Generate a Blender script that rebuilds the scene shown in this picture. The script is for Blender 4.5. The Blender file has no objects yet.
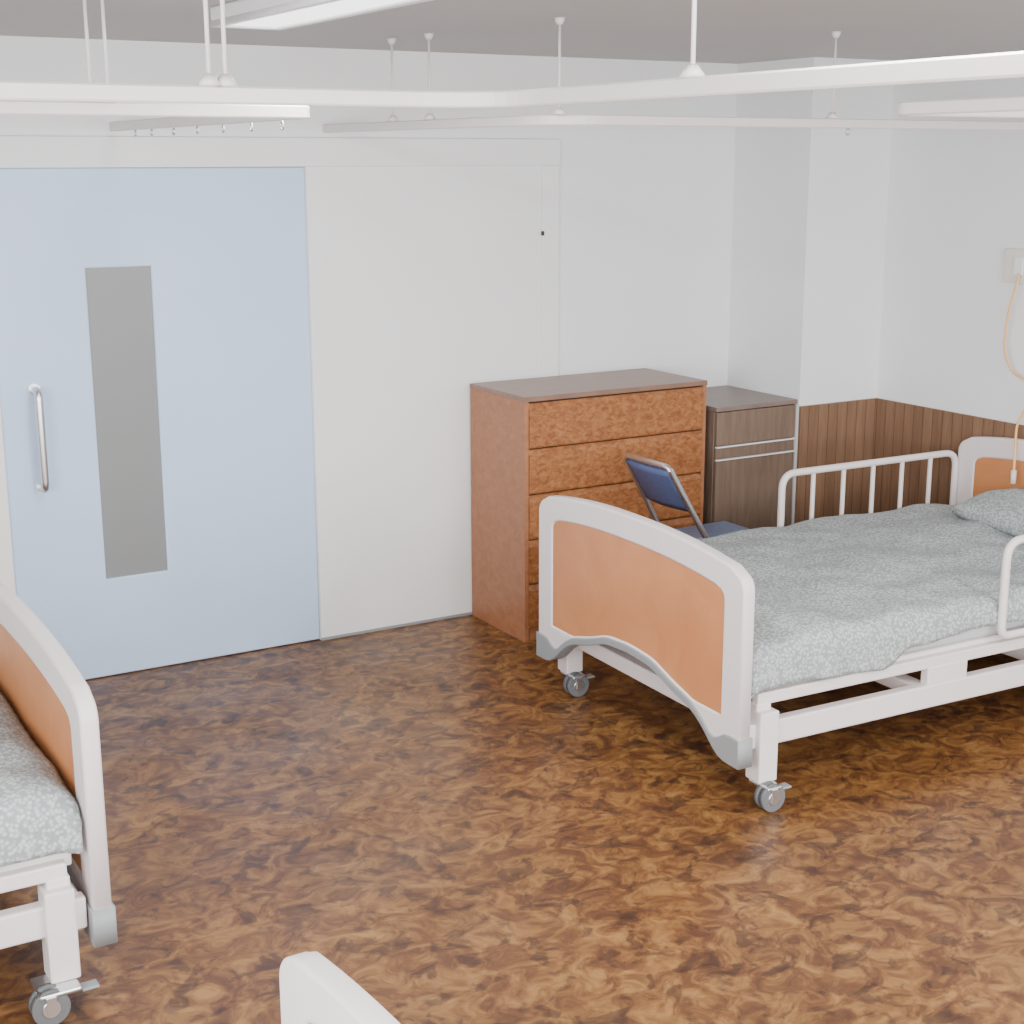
import bpy, bmesh, math, random
from mathutils import Vector, Matrix, noise
random.seed(4)
C=bpy.context.scene.collection

# ---------------------------------------------------------------- materials
def mat(name,col,rough=.5,metal=0,spec=.5,emit=0):
    m=bpy.data.materials.new(name);m.use_nodes=True
    b=m.node_tree.nodes['Principled BSDF']
    b.inputs['Base Color'].default_value=(*col,1);b.inputs['Roughness'].default_value=rough
    b.inputs['Metallic'].default_value=metal;b.inputs['Specular IOR Level'].default_value=spec
    if emit:
        b.inputs['Emission Color'].default_value=(1,1,1,1);b.inputs['Emission Strength'].default_value=emit
    return m
def N(m,t,**k):
    n=m.node_tree.nodes.new(t)
    for a,v in k.items():
        if a in n.inputs: n.inputs[a].default_value=v
        else: setattr(n,a,v)
    return n
def lk(m,a,b): m.node_tree.links.new(a,b)
def ramp(m,fac,stops):
    r=N(m,'ShaderNodeValToRGB');e=r.color_ramp.elements
    while len(e)<len(stops): e.new(.5)
    for i,(p,c) in enumerate(stops): e[i].position=p;e[i].color=(*c,1)
    lk(m,fac,r.inputs['Fac']);return r
def coords(m,scale=(1,1,1),rot=(0,0,0)):
    tc=N(m,'ShaderNodeTexCoord');mp=N(m,'ShaderNodeMapping')
    mp.inputs['Scale'].default_value=scale;mp.inputs['Rotation'].default_value=rot
    lk(m,tc.outputs['Object'],mp.inputs['Vector']);return mp.outputs['Vector']
def noise_mat(name,stops,scale,nscale=5,detail=6,dist=0,rough=.5,spec=.4,bump=0,bscale=None,rot=(0,0,0)):
    m=mat(name,(1,1,1),rough,0,spec);b=m.node_tree.nodes['Principled BSDF']
    v=coords(m,scale,rot);n=N(m,'ShaderNodeTexNoise',Scale=nscale,Detail=detail,Distortion=dist);lk(m,v,n.inputs['Vector'])
    r=ramp(m,n.outputs['Fac'],stops);lk(m,r.outputs['Color'],b.inputs['Base Color'])
    if bump:
        n2=N(m,'ShaderNodeTexNoise',Scale=bscale or nscale*4,Detail=3);lk(m,v,n2.inputs['Vector'])
        bp=N(m,'ShaderNodeBump',Strength=bump,Distance=.01);lk(m,n2.outputs['Fac'],bp.inputs['Height']);lk(m,bp.outputs['Normal'],b.inputs['Normal'])
    return m
def wallmat(name,c,bump=.10):
    d=tuple(x*.96 for x in c)
    return noise_mat(name,[(.3,d),(.7,c)],(1,1,1),1.5,2,0,.75,.25,bump,90)
M={}
M['wall']=wallmat('wallpaper',(.82,.83,.835))
M['panel']=wallmat('wall_panel_paint',(.83,.838,.835),.03)
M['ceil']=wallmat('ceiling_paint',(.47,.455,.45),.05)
M['trim']=mat('trim_paint',(.80,.81,.82),.5)
M['cream']=mat('cream_paint',(.83,.81,.76),.5)
M['door']=noise_mat('door_paint',[(.3,(.50,.635,.84)),(.7,(.53,.665,.87))],(1,1,1),2,2,0,.4,.3)
M['glass']=mat('frosted_pane',(.215,.225,.227),.35,0,.4)
M['bedwhite']=mat('bed_enamel',(.74,.685,.67),.38,0,.45)
M['rail']=mat('rail_enamel',(.68,.64,.625),.4)
M['grey']=mat('bumper_grey',(.27,.285,.29),.5)
M['chrome']=mat('chrome',(.72,.73,.75),.33,1)
M['castor']=mat('castor_rubber',(.13,.135,.14),.6)
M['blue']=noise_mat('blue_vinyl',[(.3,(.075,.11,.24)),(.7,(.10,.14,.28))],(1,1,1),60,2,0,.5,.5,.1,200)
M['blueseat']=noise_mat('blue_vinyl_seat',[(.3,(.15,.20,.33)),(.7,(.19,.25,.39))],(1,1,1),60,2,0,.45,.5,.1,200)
M['sheet']=mat('mattress_ticking',(.60,.62,.64),.85,0,.1)
M['bedpanel']=noise_mat('bed_panel_laminate',[(.3,(.50,.195,.075)),(.7,(.58,.245,.10))],(1,1,1),5,5,.8,.4,.35)
M['dresser']=noise_mat('dresser_veneer',[(.34,(.20,.068,.022)),(.5,(.285,.108,.036)),(.66,(.365,.155,.057))],(1.2,1.2,2.0),26,9,.9,.42,.4)
M['dresserside']=noise_mat('dresser_side_veneer',[(.32,(.30,.122,.055)),(.68,(.37,.16,.078))],(1,1,1.5),18,9,.9,.42,.4)
M['dressertop']=noise_mat('dresser_top_veneer',[(.28,(.20,.11,.075)),(.72,(.26,.145,.098))],(1,3,1),9,5,.8,.35,.5)
M['cab']=noise_mat('walnut_laminate',[(.25,(.135,.09,.063)),(.75,(.20,.142,.104))],(12,12,1.1),5,5,.6,.42,.4)
M['cabtop']=noise_mat('walnut_top',[(.25,(.16,.12,.10)),(.75,(.21,.16,.135))],(2,12,1.1),5,5,.6,.38,.5)
M['light']=mat('diffuser',(.9,.9,.9),.5,emit=2.5)
M['fixture']=mat('fixture_housing',(.8,.8,.8),.5)
M['plate']=mat('plate_plastic',(.72,.70,.62),.4)
M['cord']=mat('cord_peach',(.80,.46,.19),.5)
M['dark']=mat('dark_gap',(.04,.033,.028),.8)
# floor : marbled vinyl, golden ground with soft dark blotches
m=mat('marbled_vinyl_floor',(1,1,1),.38,0,.45);b=m.node_tree.nodes['Principled BSDF']
v=coords(m,(1.0,1.2,1),(0,0,math.radians(-15)))
w=N(m,'ShaderNodeTexNoise',Scale=5,Detail=2);lk(m,v,w.inputs['Vector'])
mx=N(m,'ShaderNodeMix',data_type='RGBA',blend_type='LINEAR_LIGHT');mx.inputs[0].default_value=.05
lk(m,v,mx.inputs[6]);lk(m,w.outputs['Color'],mx.inputs[7])
n1=N(m,'ShaderNodeTexNoise',Scale=9,Detail=8,Distortion=1.4,Roughness=.66);lk(m,mx.outputs[2],n1.inputs['Vector'])
r1=ramp(m,n1.outputs['Fac'],[(.35,(.085,.033,.013)),(.45,(.135,.055,.018)),(.54,(.215,.098,.028)),(.66,(.32,.165,.052))])
n2=N(m,'ShaderNodeTexNoise',Scale=9.5,Detail=4,Distortion=.8,Roughness=.55);lk(m,mx.outputs[2],n2.inputs['Vector'])
r2=ramp(m,n2.outputs['Fac'],[(.39,(.46,.46,.60)),(.45,(1,1,1))])
mm=N(m,'ShaderNodeMix',data_type='RGBA',blend_type='MULTIPLY');mm.inputs[0].default_value=.95
lk(m,r1.outputs['Color'],mm.inputs[6]);lk(m,r2.outputs['Color'],mm.inputs[7])
n4=N(m,'ShaderNodeTexNoise',Scale=1.3,Detail=3);lk(m,v,n4.inputs['Vector'])
r4=ramp(m,n4.outputs['Fac'],[(.35,(.82,.80,.80)),(.65,(1.0,1.0,1.0))])
m5=N(m,'ShaderNodeMix',data_type='RGBA',blend_type='MULTIPLY');m5.inputs[0].default_value=1
lk(m,mm.outputs[2],m5.inputs[6]);lk(m,r4.outputs['Color'],m5.inputs[7]);lk(m,m5.outputs[2],b.inputs['Base Color'])
n3=N(m,'ShaderNodeTexNoise',Scale=2.5,Detail=3);lk(m,v,n3.inputs['Vector'])
r3=ramp(m,n3.outputs['Fac'],[(.3,(.34,.34,.34)),(.7,(.5,.5,.5))]);lk(m,r3.outputs['Color'],b.inputs['Roughness'])
M['floor']=m
# wainscot planks
m=mat('plank_wainscot',(1,1,1),.45,0,.4);b=m.node_tree.nodes['Principled BSDF']
tc=N(m,'ShaderNodeTexCoord');sx=N(m,'ShaderNodeSeparateXYZ');lk(m,tc.outputs['Object'],sx.inputs[0])
ad=N(m,'ShaderNodeMath',operation='ADD');lk(m,sx.outputs[0],ad.inputs[0]);lk(m,sx.outputs[1],ad.inputs[1])
mu=N(m,'ShaderNodeMath',operation='MULTIPLY');mu.inputs[1].default_value=1/.062;lk(m,ad.outputs[0],mu.inputs[0])
fr=N(m,'ShaderNodeMath',operation='FRACT');lk(m,mu.outputs[0],fr.inputs[0])
fl=N(m,'ShaderNodeMath',operation='FLOOR');lk(m,mu.outputs[0],fl.inputs[0])
wn=N(m,'ShaderNodeTexWhiteNoise',noise_dimensions='1D');lk(m,fl.outputs[0],wn.inputs['W'])
vv=coords(m,(14,14,1));nn=N(m,'ShaderNodeTexNoise',Scale=4,Detail=5,Distortion=.5);lk(m,vv,nn.inputs['Vector'])
av=N(m,'ShaderNodeMath',operation='MULTIPLY_ADD');av.inputs[1].default_value=.22;lk(m,wn.outputs['Value'],av.inputs[0])
h=N(m,'ShaderNodeMath',operation='MULTIPLY');h.inputs[1].default_value=.75;lk(m,nn.outputs['Fac'],h.inputs[0]);lk(m,h.outputs[0],av.inputs[2])
rr=ramp(m,av.outputs[0],[(.2,(.15,.082,.047)),(.7,(.25,.145,.086))])
gr=ramp(m,fr.outputs[0],[(0,(.4,.4,.4)),(.05,(.45,.45,.45)),(.09,(1,1,1)),(1,(1,1,1))])
mq=N(m,'ShaderNodeMix',data_type='RGBA',blend_type='MULTIPLY');mq.inputs[0].default_value=1
lk(m,rr.outputs['Color'],mq.inputs[6]);lk(m,gr.outputs['Color'],mq.inputs[7]);lk(m,mq.outputs[2],b.inputs['Base Color'])
M['wains']=m
# quilt
m=mat('woven_bedspread',(1,1,1),.9,0,.1);b=m.node_tree.nodes['Principled BSDF']
v=coords(m,(1,1,1));vo=N(m,'ShaderNodeTexVoronoi',Scale=88);lk(m,v,vo.inputs['Vector'])
r=ramp(m,vo.outputs['Distance'],[(.15,(.52,.55,.545)),(.65,(.28,.31,.315))]);lk(m,r.outputs['Color'],b.inputs['Base Color'])
bp=N(m,'ShaderNodeBump',Strength=.4,Distance=.004,invert=True);lk(m,vo.outputs['Distance'],bp.inputs['Height']);lk(m,bp.outputs['Normal'],b.inputs['Normal'])
M['quilt']=m

# ---------------------------------------------------------------- helpers
def link(o,parent=None):
    C.objects.link(o)
    if parent: o.parent=parent
    return o
def empty(name,loc=(0,0,0),rz=0):
    e=bpy.data.objects.new(name,None);e.location=loc;e.rotation_euler=(0,0,rz);e.empty_display_size=.1;C.objects.link(e);return e
def meshobj(name,bm,mt,parent=None,smooth=False):
    me=bpy.data.meshes.new(name);bm.normal_update();bm.to_mesh(me);bm.free()
    o=bpy.data.objects.new(name,me);me.materials.append(M[mt])
    if smooth:
        for p in me.polygons:p.use_smooth=True
    return link(o,parent)
def box(name,lo,hi,mt,parent=None,bev=0,seg=2):
    bm=bmesh.new();bmesh.ops.create_cube(bm,size=1)
    for v in bm.verts:
        for i in range(3): v.co[i]=lo[i] if v.co[i]<0 else hi[i]
    if bev: bmesh.ops.bevel(bm,geom=bm.edges[:],offset=bev,segments=seg,profile=.5,affect='EDGES')
    bmesh.ops.recalc_face_normals(bm,faces=bm.faces)
    return meshobj(name,bm,mt,parent)
def cyl(name,p0,p1,r,mt,parent=None,r2=None,seg=20):
    p0=Vector(p0);p1=Vector(p1);d=p1-p0
    bm=bmesh.new();bmesh.ops.create_cone(bm,cap_ends=True,segments=seg,radius1=r,radius2=r if r2 is None else r2,depth=d.length)
    bm.transform(Matrix.Translation((p0+p1)/2)@d.to_track_quat('Z','Y').to_matrix().to_4x4())
    o=meshobj(name,bm,mt,parent)
    for p in o.data.polygons:p.use_smooth=len(p.vertices)==4
    return o
def fillet(pts,rad,n=6):
    P=[Vector(p) for p in pts];out=[P[0]]
    for i in range(1,len(P)-1):
        a=(P[i-1]-P[i]);b=(P[i+1]-P[i]);r=min(rad,a.length*.49,b.length*.49)
        s=P[i]+a.normalized()*r;e=P[i]+b.normalized()*r
        for k in range(n+1):
            t=k/n;out.append(s*(1-t)**2+P[i]*2*t*(1-t)+e*t*t)
    out.append(P[-1]);return out
def tube(name,pts,r,mt,parent=None,rad=0,closed=False,res=5):
    if rad: pts=fillet(pts,rad)
    cu=bpy.data.curves.new(name,'CURVE');cu.dimensions='3D';cu.bevel_depth=r;cu.bevel_resolution=res;cu.use_fill_caps=True
    s=cu.splines.new('POLY');s.points.add(len(pts)-1);s.use_cyclic_u=closed
    for i,p in enumerate(pts): s.points[i].co=(*p,1)
    return curve2mesh(name,cu,mt,parent,None)
def curve2mesh(name,cu,mt,parent,fn):
    t=bpy.data.objects.new('tmp',cu);C.objects.link(t)
    bpy.context.view_layer.update()
    dg=bpy.context.evaluated_depsgraph_get()
    me=bpy.data.meshes.new_from_object(t.evaluated_get(dg));bpy.data.objects.remove(t)
    me.name=name
    if fn:
        for v in me.vertices:v.co=fn(v.co)
    me.materials.clear();me.materials.append(M[mt])
    o=bpy.data.objects.new(name,me)
    if fn is None:
        for p in me.polygons:p.use_smooth=True
    return link(o,parent)
def slab(name,outer,holes,plane,pos,half,bev,mt,parent=None):
    """flat shape with holes, extruded; plane 'yz' (normal x) or 'xz' (normal y)"""
    cu=bpy.data.curves.new(name,'CURVE');cu.dimensions='2D';cu.fill_mode='BOTH'
    cu.extrude=half-bev;cu.bevel_depth=bev;cu.bevel_resolution=2;cu.offset=-bev
    for lp in [outer]+holes:
        s=cu.splines.new('POLY');s.points.add(len(lp)-1);s.use_cyclic_u=True
        for i,p in enumerate(lp): s.points[i].co=(p[0],p[1],0,1)
    if plane=='yz': fn=lambda c:Vector((pos+c.z,c.x,c.y))
    else: fn=lambda c:Vector((c.x,pos-c.z,c.y))
    return curve2mesh(name,cu,mt,parent,fn)

# ---------------------------------------------------------------- room
XL,XR,YB,ZC=-1.75,5.30,-7.0,2.565
box('floor',(XL-.1,YB-.1,-.08),(XR+.1,.15,0),'floor')
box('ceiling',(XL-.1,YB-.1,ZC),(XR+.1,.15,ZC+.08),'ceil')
DX0,DX1,DH=1.19,2.503,2.10
box('wall_back',(XL,0,0),(DX0,.12,ZC),'wall')
box('wall_back',(DX0,0,DH),(DX1,.12,ZC),'wall')
box('wall_back',(DX1,0,0),(XR,.12,ZC),'wall')
box('wall_back',(DX0-.1,.122,0),(DX1+.1,.14,ZC),'wall')
box('wall_right',(XR,YB,0),(XR+.1,.12,ZC),'wall')
WY0,WY1=-6.3,-3.2
box('wall_left',(XL-.1,WY1,0),(XL,.12,ZC),'wall')
box('wall_left',(XL-.1,YB,0),(XL,WY0,ZC),'wall')
box('wall_left',(XL-.1,WY0,0),(XL,WY1,.85),'wall')
box('wall_left',(XL-.1,WY0,2.3),(XL,WY1,ZC),'wall')
box('wall_front',(XL,YB-.1,0),(XR,YB,.85),'wall')
box('wall_front',(XL,YB-.1,2.3),(XR,YB,ZC),'wall')
box('wall_front',(XL,YB-.1,.85),(-1.0,YB,2.3),'wall')
box('wall_front',(4.6,YB-.1,.85),(XR,YB,2.3),'wall')
win=empty('window_1')
for i,x in enumerate([-1.0,.4,1.8,3.2,4.56]): box(f'mullion_{i}',(x,YB-.07,.85),(x+.04,YB-.03,2.3),'trim',win)
for i,z in enumerate([.85,2.26]): box(f'sash_{i}',(-1,YB-.07,z),(4.6,YB-.03,z+.04),'trim',win)
win=empty('added_window')  # unseen window and its opening, added to let in light from the left
for i,y in enumerate([WY0,-4.77,WY1-.04]): box(f'mullion_{i}',(XL-.07,y,.85),(XL-.03,y+.04,2.3),'trim',win)
for i,z in enumerate([.85,2.26]): box(f'sash_{i}',(XL-.07,WY0,z),(XL-.03,WY1,z+.04),'trim',win)
box('wall_column',(4.794,-.552,0),(XR,0,ZC),'wall')
box('trim_1',(4.794,-.566,0),(XR-.014,-.552,.951),'wains')
box('trim_2',(XR-.014,YB,0),(XR,-.552,.951),'wains')
t=empty('trim_3')
box('header',(.95,-.022,2.085),(3.76,0,2.203),'panel',t,.003)
box('jamb_right',(3.668,-.016,0),(3.76,0,2.085),'panel',t,.003)
box('pocket_panel',(DX1+.002,-.008,0),(3.668,0,2.085),'panel',t,.002)
box('jamb_left',(1.02,-.016,0),(DX0,0,2.085),'cream',t,.003)
box('panel_lock',(3.66,-.024,1.77),(3.672,-.016,1.79),'dark',t)
box('baseboard_back',(DX1,-.012,0),(3.668,-.008,.012),'grey')
# door
d=empty('door_1')
slab('door_leaf',[(DX0,.003),(DX1,.003),(DX1,2.085),(DX0,2.085)],[[(1.560,.423),(1.560,1.697),(1.822,1.697),(1.822,.423)]],'xz',.026,.024,.008,'door',d)
box('pane',(1.55,.014,.415),(1.83,.020,1.705),'glass',d)
tube('pull_handle',[(1.325,.005,1.235),(1.325,-.07,1.235),(1.325,-.07,.84),(1.325,.005,.84)],.0165,'chrome',d,.035)
for z in(1.235,.84): cyl('rose_%d'%(z*100),(1.325,.006,z),(1.325,-.006,z),.024,'chrome',d)

# ---------------------------------------------------------------- ceiling light
def ceiling_light(y0,y1,x0=1.62,x1=1.85):
    e=empty('ceiling_light')
    box('housing',(x0,y0,ZC-.045),(x1,y1,ZC),'fixture',e,.008)
    slab('rim',[(x0,y0),(x1,y0),(x1,y1),(x0,y1)],[[(x0+.025,y0+.025),(x0+.025,y1-.025),(x1-.025,y1-.025),(x1-.025,y0+.025)]],'xz',0,.01,.003,'fixture',e)
    r=e.children[-1]
    for v in r.data.vertices: v.co=Vector((v.co.x,v.co.z,ZC-.05+v.co.y))
    box('diffuser',(x0+.025,y0+.025,ZC-.052),(x1-.025,y1-.025,ZC-.044),'light',e)
ceiling_light(-2.65,-1.40)
ceiling_light(-6.0,-4.0)
ceiling_light(-6.0,-4.0,4.0,4.3)

# ---------------------------------------------------------------- curtain rails
ZR=2.24
def rail(name,pts,rods,hooks=(),fil=.25):
    e=empty(name)
    P=fillet([(x,y,ZR) for x,y in pts],fil,10)
    bm=bmesh.new();rings=[]
    for i,p in enumerate(P):
        a=P[max(i-1,0)];c=P[min(i+1,len(P)-1)];tg=(c-a).normalized();s=Vector((-tg.y,tg.x,0))
        hw,hh,ch=.011,.0175,.004
        sec=[(-hw,-hh+ch),(-hw,hh-ch),(-hw+ch,hh),(hw-ch,hh),(hw,hh-ch),(hw,-hh+ch),(hw-ch,-hh),(-hw+ch,-hh)]
        rings.append([bm.verts.new(p+s*u+Vector((0,0,q))) for u,q in sec])
    for i in range(len(rings)-1):
        for k in range(8): bm.faces.new([rings[i][k],rings[i][(k+1)%8],rings[i+1][(k+1)%8],rings[i+1][k]])
    bm.faces.new(rings[0]);bm.faces.new(rings[-1][::-1]);bmesh.ops.recalc_face_normals(bm,faces=bm.faces)
    meshobj('track',bm,'rail',e)
    for i,(x,y) in enumerate(rods):
        cyl(f'rod_{i}',(x,y,ZR+.015),(x,y,ZC),.0045,'rail',e)
        cyl(f'bracket_{i}',(x,y,ZR+.0175),(x,y,ZR+.040),.026,'rail',e,.010)
        cyl(f'ceiling_cup_{i}',(x,y,ZC-.022),(x,y,ZC),.010,'rail',e,.020)
    for i,(x,y) in enumerate(hooks):
        pts=[Vector((x,y+.010*math.cos(a),ZR-.030+.012*math.sin(a))) for a in [k*math.pi/6 for k in range(12)]]
        tube(f'runner_{i}',pts,.0024,'chrome',e,closed=True,res=2)
    return e
rail('curtain_rail',[(XL,-2.95),(1.72,-2.95),(1.76,YB)],[(1.06,-2.95),(1.095,-2.95),(-.6,-2.95),(1.74,-3.66),(1.75,-5.4)],(),.22)
rail('curtain_rail',[(XL,-2.01),(1.68,-2.01),(1.70,0)],[(1.12,-2.01),(1.075,-2.01),(-.6,-2.01)],[(1.70,-.3),(1.70,-.5),(1.70,-.75),(1.70,-1.0),(1.70,-1.25),(1.70,-1.5),(1.70,-1.75)],.05)
rail('curtain_rail',[(2.60,0),(2.70,-1.65),(XR,-1.65)],[(2.74,-1.62),(2.635,-.58),(3.92,-1.65),(2.65,-.86)],[(4.0,-1.65)],.2)
rail('curtain_rail',[(2.955,YB),(2.955,-2.95),(XR,-2.95)],[(2.955,-4.6),(4.6,-2.95)],(),.05)

# ---------------------------------------------------------------- bed
HW=.662
BOT=[(0,.372),(.15,.362),(.28,.318),(.40,.287),(.47,.243),(.53,.186),(.57,.166),(.67,.166)]
def bot(a):
    a=abs(a)
    for (x0,z0),(x1,z1) in zip(BOT,BOT[1:]):
        if a<=x1: 
            t=(a-x0)/(x1-x0);return z0+(z1-z0)*t
    return BOT[-1][1]
def sbot(a): return sum(bot(a+d) for d in(-.03,-.015,0,.015,.03))/5
def top(a,k=0): return .876+k-.055*(abs(a)/HW)**2.4
def board_outline(k,inset=0,rc=.06,tin=0,b0=None):
    w=HW-inset;pts=[];n=40
    for i in range(n+1):
        y=-w+2*w*i/n;pts.append((y,sbot(y) if b0 is None else b0(y)))
    ty=top(w,k)-tin
    arc=[(w-rc+rc*math.cos(a),ty-rc+rc*math.sin(a)*1.0) for a in [j*math.pi/2/8*.80 for j in range(9)]]
    pts+=arc
    x_end=arc[-1][0]
    for i in range(1,n): 
        y=x_end-2*x_end*i/n;pts.append((y,top(y,k)-tin))
    pts+=[(-x,z) for x,z in arc[::-1]]
    return pts
def make_bed(loc,rz,hem_fn,side_rails=True,seed=0,trail=(-.01,-.045),gx=(1.175,1.215)):
    bed=empty('hospital_bed',loc,rz)
    L=2.30;tx,ty_=trail
    for nm,xc,k in(('footboard',.026,0),('headboard',L-.026,.03)):
        pb=lambda y:max(.318,sbot(y)+.032)
        hole=board_outline(k,.108,.035,.095,pb)[::-1]
        slab(nm+'_frame',board_outline(k),[hole],'yz',xc,.024,.009,'bedwhite',bed)
        slab(nm+'_panel',board_outline(k,.102,.035,.089,lambda y:pb(y)-.006),[],'yz',xc,.019,.002,'bedpanel',bed)
        n=48;lo=[(-HW-.004+2*(HW+.004)*i/n) for i in range(n+1)]
        def up(y):
            a=abs(y);t=min(max((a-.50)/.10,0),1);return sbot(y)+.024+.072*t*t*(3-2*t)*(1)
        poly=[(y,sbot(y)-.004) for y in lo]+[(y,up(y)) for y in lo[::-1]]
        slab(nm+'_bumper',poly,[],'yz',xc,.031,.004,'grey',bed)
        for sy in(-1,1):
            x=.130 if xc<1 else L-.130;y=sy*.622
            box(f'{nm}_leg_{sy}',(x-.038,y-.038,.088),(x+.038,y+.038,.335),'bedwhite',bed,.005)
            cx,cy=x+tx,y+ty_
            cyl(f'{nm}_castor_stem_{sy}',(x,y,.07),(x,y,.10),.014,'chrome',bed)
            cyl(f'{nm}_wheel_{sy}_a',(cx,cy-.024,.047),(cx,cy-.006,.047),.047,'castor',bed,seg=28)
            cyl(f'{nm}_wheel_{sy}_b',(cx,cy+.006,.047),(cx,cy+.024,.047),.047,'castor',bed,seg=28)
            cyl(f'{nm}_hub_{sy}',(cx,cy-.028,.047),(cx,cy+.028,.047),.022,'chrome',bed)
            box(f'{nm}_fork_{sy}',(min(cx,x)-.028,min(cy,y)-.026,.074),(max(cx,x)+.028,max(cy,y)+.026,.088),'chrome',bed,.005)
            for q in(-1,1): box(f'{nm}_fork_arm_{sy}_{q}',(cx-.012,cy+q*.028-.003,.035),(cx+.012,cy+q*.028+.003,.08),'chrome',bed)
            ss=1 if tx<=0 else -1
            box(f'{nm}_brake_{sy}',(x+ss*.052-.022,cy-.018,.066),(x+ss*.052+.022,cy+.018,.074),'grey',bed,.003)
        x=.1 if xc<1 else L-.1
        box(nm+'_crossbar',(x-.03,-.61,.235),(x+.03,.61,.295),'bedwhite',bed,.006)
    for sy in(-1,1):
        y=sy*.612
        box(f'lower_side_rail_{sy}',(.06,y-.022,.205),(L-.06,y+.022,.292),'bedwhite',bed,.007)
        box(f'upper_side_rail_{sy}',(.10,y-.018,.352),(L-.08,y+.018,.395),'bedwhite',bed,.006)
        for i,x in enumerate((.125,.95,1.62,L-.13)):
            wd=.03 if i in(0,3) else .095
            box(f'riser_{sy}_{i}',(x-wd,y-.02,.27),(x+wd,y+.02,.36),'bedwhite',bed,.006)
    for i,x in enumerate((.85,1.5)):
        box(f'under_bar_{i}',(x-.03,-.6,.24),(x+.03,.6,.29),'bedwhite',bed,.005)
    box('bed_deck',(.08,-.60,.37),(L-.06,.60,.41),'bedwhite',bed,.006)
    cyl('actuator',(.95,.05,.30),(1.5,.05,.34),.03,'grey',bed)
    box('actuator_bracket',(.6,-.3,.30),(.66,.3,.36),'bedwhite',bed,.005)
    box('mattress',(.06,-.605,.405),(L-.06,.605,.535),'sheet',bed,.045,4)
    bm=bmesh.new();nx,ny=110,90;X0,X1=.062,2.06
    G=[]
    for i in range(nx+1):
        x=X0+(X1-X0)*i/nx;row=[]
        for j in range(ny+1):
            s=-1+2*j/ny;sg=-1 if s<0 else 1;a=abs(s)
            hem=hem_fn(x,sg)
            r=.055;wtop=.63-r
            arc=r*math.pi/2;drop=max(.57-r-hem,.01);tot=wtop+arc+drop;q=a*tot
            if q<wtop: y,z=q,.57
            elif q<wtop+arc:
                th=(q-wtop)/r;y=wtop+r*math.sin(th);z=.57-r+r*math.cos(th)
            else: y=wtop+r;z=.57-r-(q-wtop-arc)
            crown=.02*(1-min(q/wtop,1)**2)
            e=(x-X0)/.08
            endf=-.045*(1-min(e,1))**2
            n=noise.noise(Vector((x*3.2+seed,s*2.6,seed)))*.024+noise.noise(Vector((x*8+seed,s*6,3)))*.010
            sd=max(0,(q-wtop)/(arc+drop))
            yo=(noise.noise(Vector((x*9+seed,sg*5,1)))*.020+.008)*sd
            row.append(bm.verts.new((x,sg*(y+yo+.004),z+crown+endf*(1 if q<wtop+arc else .3)+n*(1-.8*sd))))
        G.append(row)
    for i in range(nx):
        for j in range(ny): bm.faces.new([G[i][j],G[i+1][j],G[i+1][j+1],G[i][j+1]])
    bmesh.ops.recalc_face_normals(bm,faces=bm.faces)
    o=meshobj('bedspread',bm,'quilt',bed,True)
    md=o.modifiers.new('thick','SOLIDIFY');md.thickness=.014;md.offset=0
    bm=bmesh.new();bmesh.ops.create_uvsphere(bm,u_segments=48,v_segments=24,radius=1)
    for v in bm.verts:
        x,y,z=v.co;f=lambda t,p:math.copysign(abs(t)**p,t)
        rr=math.hypot(x,y)
        m_=max(abs(x),abs(y),1e-6);k=(rr/m_)**.75 if rr>1e-6 else 1
        x*=k;y*=k
        ed=1-.25*abs(x*y)
        z=f(z,.8)*.075*ed+noise.noise(Vector((x*2,y*2,seed)))*.012
        v.co=Vector((x*.20,y*.36,z))
    bm.transform(Matrix.Translation((2.03,-.05,.648))@Matrix.Rotation(-.12,4,'Y'))
    meshobj('pillow',bm,'quilt',bed,True)
    if side_rails:
        for sy in(-1,1):
            y=sy*.655;r=.0155;x0=gx[0] if sy<0 else gx[1];x1=2.235;zb,zt=.43,.785
            tube(f'guard_{sy}',[(x0,y,(zb+zt)/2),(x0,y,zt),(x1,y,zt),(x1,y,zb),(x0+.05,y,zb)],r,'bedwhite',bed,.07)
            tube(f'guard_end_{sy}',[(x0+.08,y,zb),(x0,y,zb),(x0,y,(zb+zt)/2+.02)],r,'bedwhite',bed,.07)
            for i in range(5):
                x=x0+.172*(i+1);tube(f'guard_bar_{sy}_{i}',[(x,y,zb),(x,y,zt)],.0105,'bedwhite',bed)
            for i,x in enumerate((x0+.25,x1-.25)): box(f'guard_mount_{sy}_{i}',(x-.02,min(y,sy*.60),.36),(x+.02,max(y,sy*.60),.44),'bedwhite',bed,.004)
    return bed
def hem1(x,sg):
    t=min(max((x-.62)/.14,0),1);t=t*t*(3-2*t)
    return .405+.06*t+.012*math.sin(x*7)
def hem2(x,sg): return .425+.008*math.sin(x*9)
make_bed((2.965,-1.75,0),math.radians(-1.8),hem1,True,0,(-.005,-.055))
make_bed((.875,-1.80,0),math.pi,hem2,False,7,(.05,.055))
make_bed((.858,-4.455,0),math.pi,hem2,False,13,(.05,.055))

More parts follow.
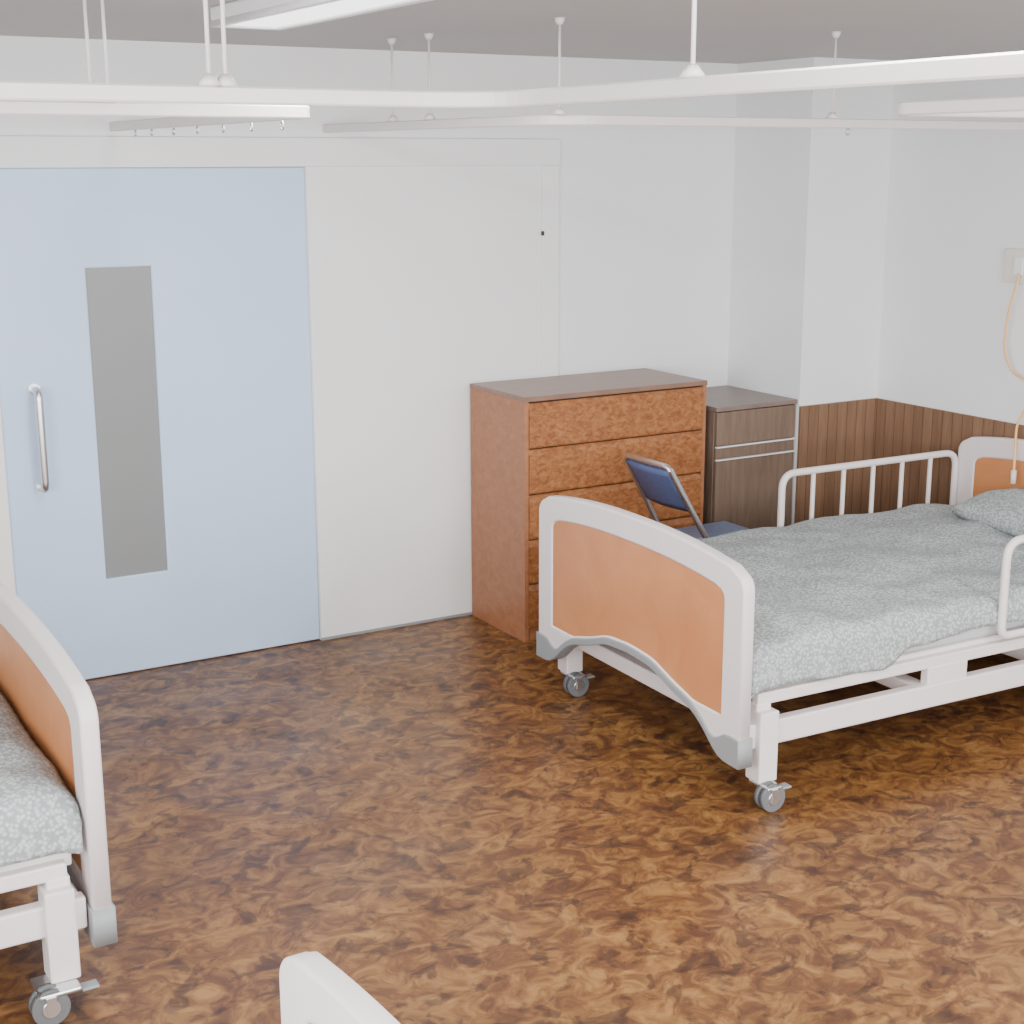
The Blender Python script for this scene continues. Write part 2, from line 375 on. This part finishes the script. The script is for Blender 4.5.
# ---------------------------------------------------------------- dresser
d=empty('chest_of_drawers')
x0,x1,y0,hh=3.274,4.262,-.514,1.112
box('side_left',(x0,y0+.004,0),(x0+.02,-.022,hh-.022),'dresserside',d,.001)
box('side_right',(x1-.02,y0+.004,0),(x1,-.022,hh-.022),'dresserside',d,.001)
box('carcass',(x0+.02,y0+.03,.02),(x1-.02,-.022,hh-.022),'dark',d)
box('top',(x0-.002,y0,hh-.022),(x1+.002,-.022,hh),'dressertop',d,.003)
box('plinth',(x0+.02,y0+.02,0),(x1-.02,y0+.04,.06),'dresserside',d)
n=5;zb=.062;ph=(hh-.026-zb)/n
for i in range(n):
    z=zb+i*ph
    prof=[(y0+.028,z+.003),(y0+.002,z+.003),(y0-.002,z+.010),(y0-.002,z+ph-.030),(y0+.012,z+ph-.004),(y0+.028,z+ph-.004)]
    bm=bmesh.new();a=[bm.verts.new((x0+.021,*p)) for p in prof];b=[bm.verts.new((x1-.021,*p)) for p in prof]
    bm.faces.new(a);bm.faces.new(b[::-1])
    for k in range(len(prof)): bm.faces.new([a[k],b[k],b[(k+1)%len(prof)],a[(k+1)%len(prof)]])
    bmesh.ops.recalc_face_normals(bm,faces=bm.faces)
    meshobj(f'drawer_{i+1}',bm,'dresser',d)

# ---------------------------------------------------------------- bedside cabinet
d=empty('bedside_cabinet')
x0,x1,y0,hh=4.302,4.788,-.54,.984
box('body',(x0,y0+.02,.04),(x1,-.004,hh-.022),'cab',d,.002)
box('top',(x0-.003,y0-.004,hh-.022),(x1+.003,-.004,hh),'cabtop',d,.003)
box('plinth',(x0+.02,y0+.04,0),(x1-.02,-.02,.04),'dark',d)
box('drawer_front',(x0+.004,y0,.80),(x1-.004,y0+.02,hh-.026),'cab',d,.002)
box('pull_board',(x0+.004,y0+.004,.735),(x1-.004,y0+.02,.79),'cab',d,.002)
box('pull_strip',(x0+.004,y0-.006,.790),(x1-.004,y0+.01,.796),'fixture',d)
box('door_strip',(x0+.004,y0-.006,.728),(x1-.004,y0+.01,.734),'fixture',d)
box('door_front',(x0+.004,y0,.05),(x1-.004,y0+.02,.724),'cab',d,.002)

# ---------------------------------------------------------------- folding chair
c=empty('folding_chair',(3.745,-.785,0),0)
for sy in(-1,1):
    y=sy*.185
    tube(f'main_leg_{sy}',[(-.012,y*.9,.82),(.195,y,.47),(.50,y,.012)],.0135,'chrome',c,.1)
    tube(f'rear_leg_{sy}',[(.36,y*.88,.415),(.02,y*.88,.012)],.011,'chrome',c)
    for nm,x,yy in(('a',.50,y),('b',.02,y*.88)): cyl(f'foot_{nm}_{sy}',(x,yy,0),(x,yy,.03),.016,'castor',c)
    tube(f'seat_bar_{sy}',[(.18,y*.88,.418),(.53,y*.88,.422)],.009,'chrome',c)
tube('top_bar',[(-.008,-.167,.81),(-.018,-.15,.833),(-.018,.15,.833),(-.008,.167,.81)],.0125,'chrome',c,.03)
tube('front_brace',[(.46,-.185,.075),(.46,.185,.075)],.008,'chrome',c)
tube('rear_brace',[(.07,-.163,.07),(.07,.163,.07)],.008,'chrome',c)
bm=bmesh.new();nx,ny=8,14;G=[]
for i in range(nx+1):
    t=i/nx;row=[]
    for j in range(ny+1):
        s=-1+2*j/ny;row.append(bm.verts.new((-.006+.118*t-.022*(1-s*s)-.0,s*.158,.812-.185*t)))
    G.append(row)
for i in range(nx):
    for j in range(ny): bm.faces.new([G[i][j],G[i+1][j],G[i+1][j+1],G[i][j+1]])
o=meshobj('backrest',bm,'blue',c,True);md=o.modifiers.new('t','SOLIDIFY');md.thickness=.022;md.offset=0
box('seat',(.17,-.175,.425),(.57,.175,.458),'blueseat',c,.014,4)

# ---------------------------------------------------------------- wall call unit
e=empty('nurse_call_unit')
box('plate',(XR-.018,-1.46,1.575),(XR,-1.31,1.725),'plate',e,.004)
box('socket',(XR-.026,-1.42,1.61),(XR-.016,-1.37,1.69),'trim',e,.003)
pts=[(5.265,-1.415,1.62),(5.25,-1.41,1.55),(5.25,-1.38,1.42),(5.255,-1.375,1.28),(5.262,-1.42,1.19),(5.265,-1.50,1.15),(5.262,-1.52,1.07),(5.262,-1.48,.98)]
def smooth(P,n=6):
    P=[Vector(p) for p in P];o=[]
    for i in range(len(P)-1):
        a=P[max(i-1,0)];b=P[i];c_=P[i+1];d_=P[min(i+2,len(P)-1)]
        for k in range(n):
            t=k/n;o.append(.5*((2*b)+(-a+c_)*t+(2*a-5*b+4*c_-d_)*t*t+(-a+3*b-3*c_+d_)*t**3))
    o.append(P[-1]);return o
pts+=[(5.235,-1.49,.945),(5.20,-1.52,.87),(5.18,-1.54,.76)]
tube('call_cord',smooth(pts),.0055,'cord',e)
cyl('call_button',(5.18,-1.54,.77),(5.175,-1.545,.71),.012,'plate',e)

# ---------------------------------------------------------------- lights
def area(name,loc,rot,sx,sy,p,col=(1,1,1)):
    l=bpy.data.lights.new(name,'AREA');l.shape='RECTANGLE';l.size=sx;l.size_y=sy;l.energy=p;l.color=col
    o=bpy.data.objects.new(name,l);o.location=loc;o.rotation_euler=rot;C.objects.link(o)
area('lamp_tube_1',(1.735,-2.025,ZC-.06),(0,0,0),.18,1.2,36,(1,.985,.97))
area('lamp_tube_2',(1.735,-5.0,ZC-.06),(0,0,0),.18,1.9,62,(1,.985,.97))
area('lamp_tube_3',(4.15,-5.0,ZC-.06),(0,0,0),.24,1.9,62,(1,.985,.97))
area('window_daylight_1',(1.8,YB+.005,1.58),(math.radians(90),0,0),5.5,1.4,315,(.99,.99,1))
area('left_fill_light',(XL+.005,(WY0+WY1)/2,1.58),(math.radians(90),0,math.radians(-90)),3.0,1.4,205,(.99,.99,1))  # added fill, brightens the column side and the footboards' left faces
wd=bpy.data.worlds.new('World');bpy.context.scene.world=wd;wd.use_nodes=True
wd.node_tree.nodes['Background'].inputs[0].default_value=(.8,.88,1,1);wd.node_tree.nodes['Background'].inputs[1].default_value=1.0

# ---------------------------------------------------------------- camera
f,pt,yw,rl,D,H=1483.6,.2329,.5330,-.0023,5.9485,2.1098
fw=Vector((math.sin(yw)*math.cos(pt),math.cos(yw)*math.cos(pt),-math.sin(pt)))
r=Vector((math.cos(yw),-math.sin(yw),0));u=r.cross(fw)
r2=r*math.cos(rl)+u*math.sin(rl);u2=-r*math.sin(rl)+u*math.cos(rl)
cd=bpy.data.cameras.new('camera');cd.sensor_width=36;cd.lens=f/1024*36;cd.clip_start=.05
co=bpy.data.objects.new('camera',cd);C.objects.link(co)
mt4=Matrix((r2,u2,-fw)).transposed().to_4x4();mt4.translation=Vector((0,-D,H));co.matrix_world=mt4
bpy.context.scene.camera=co
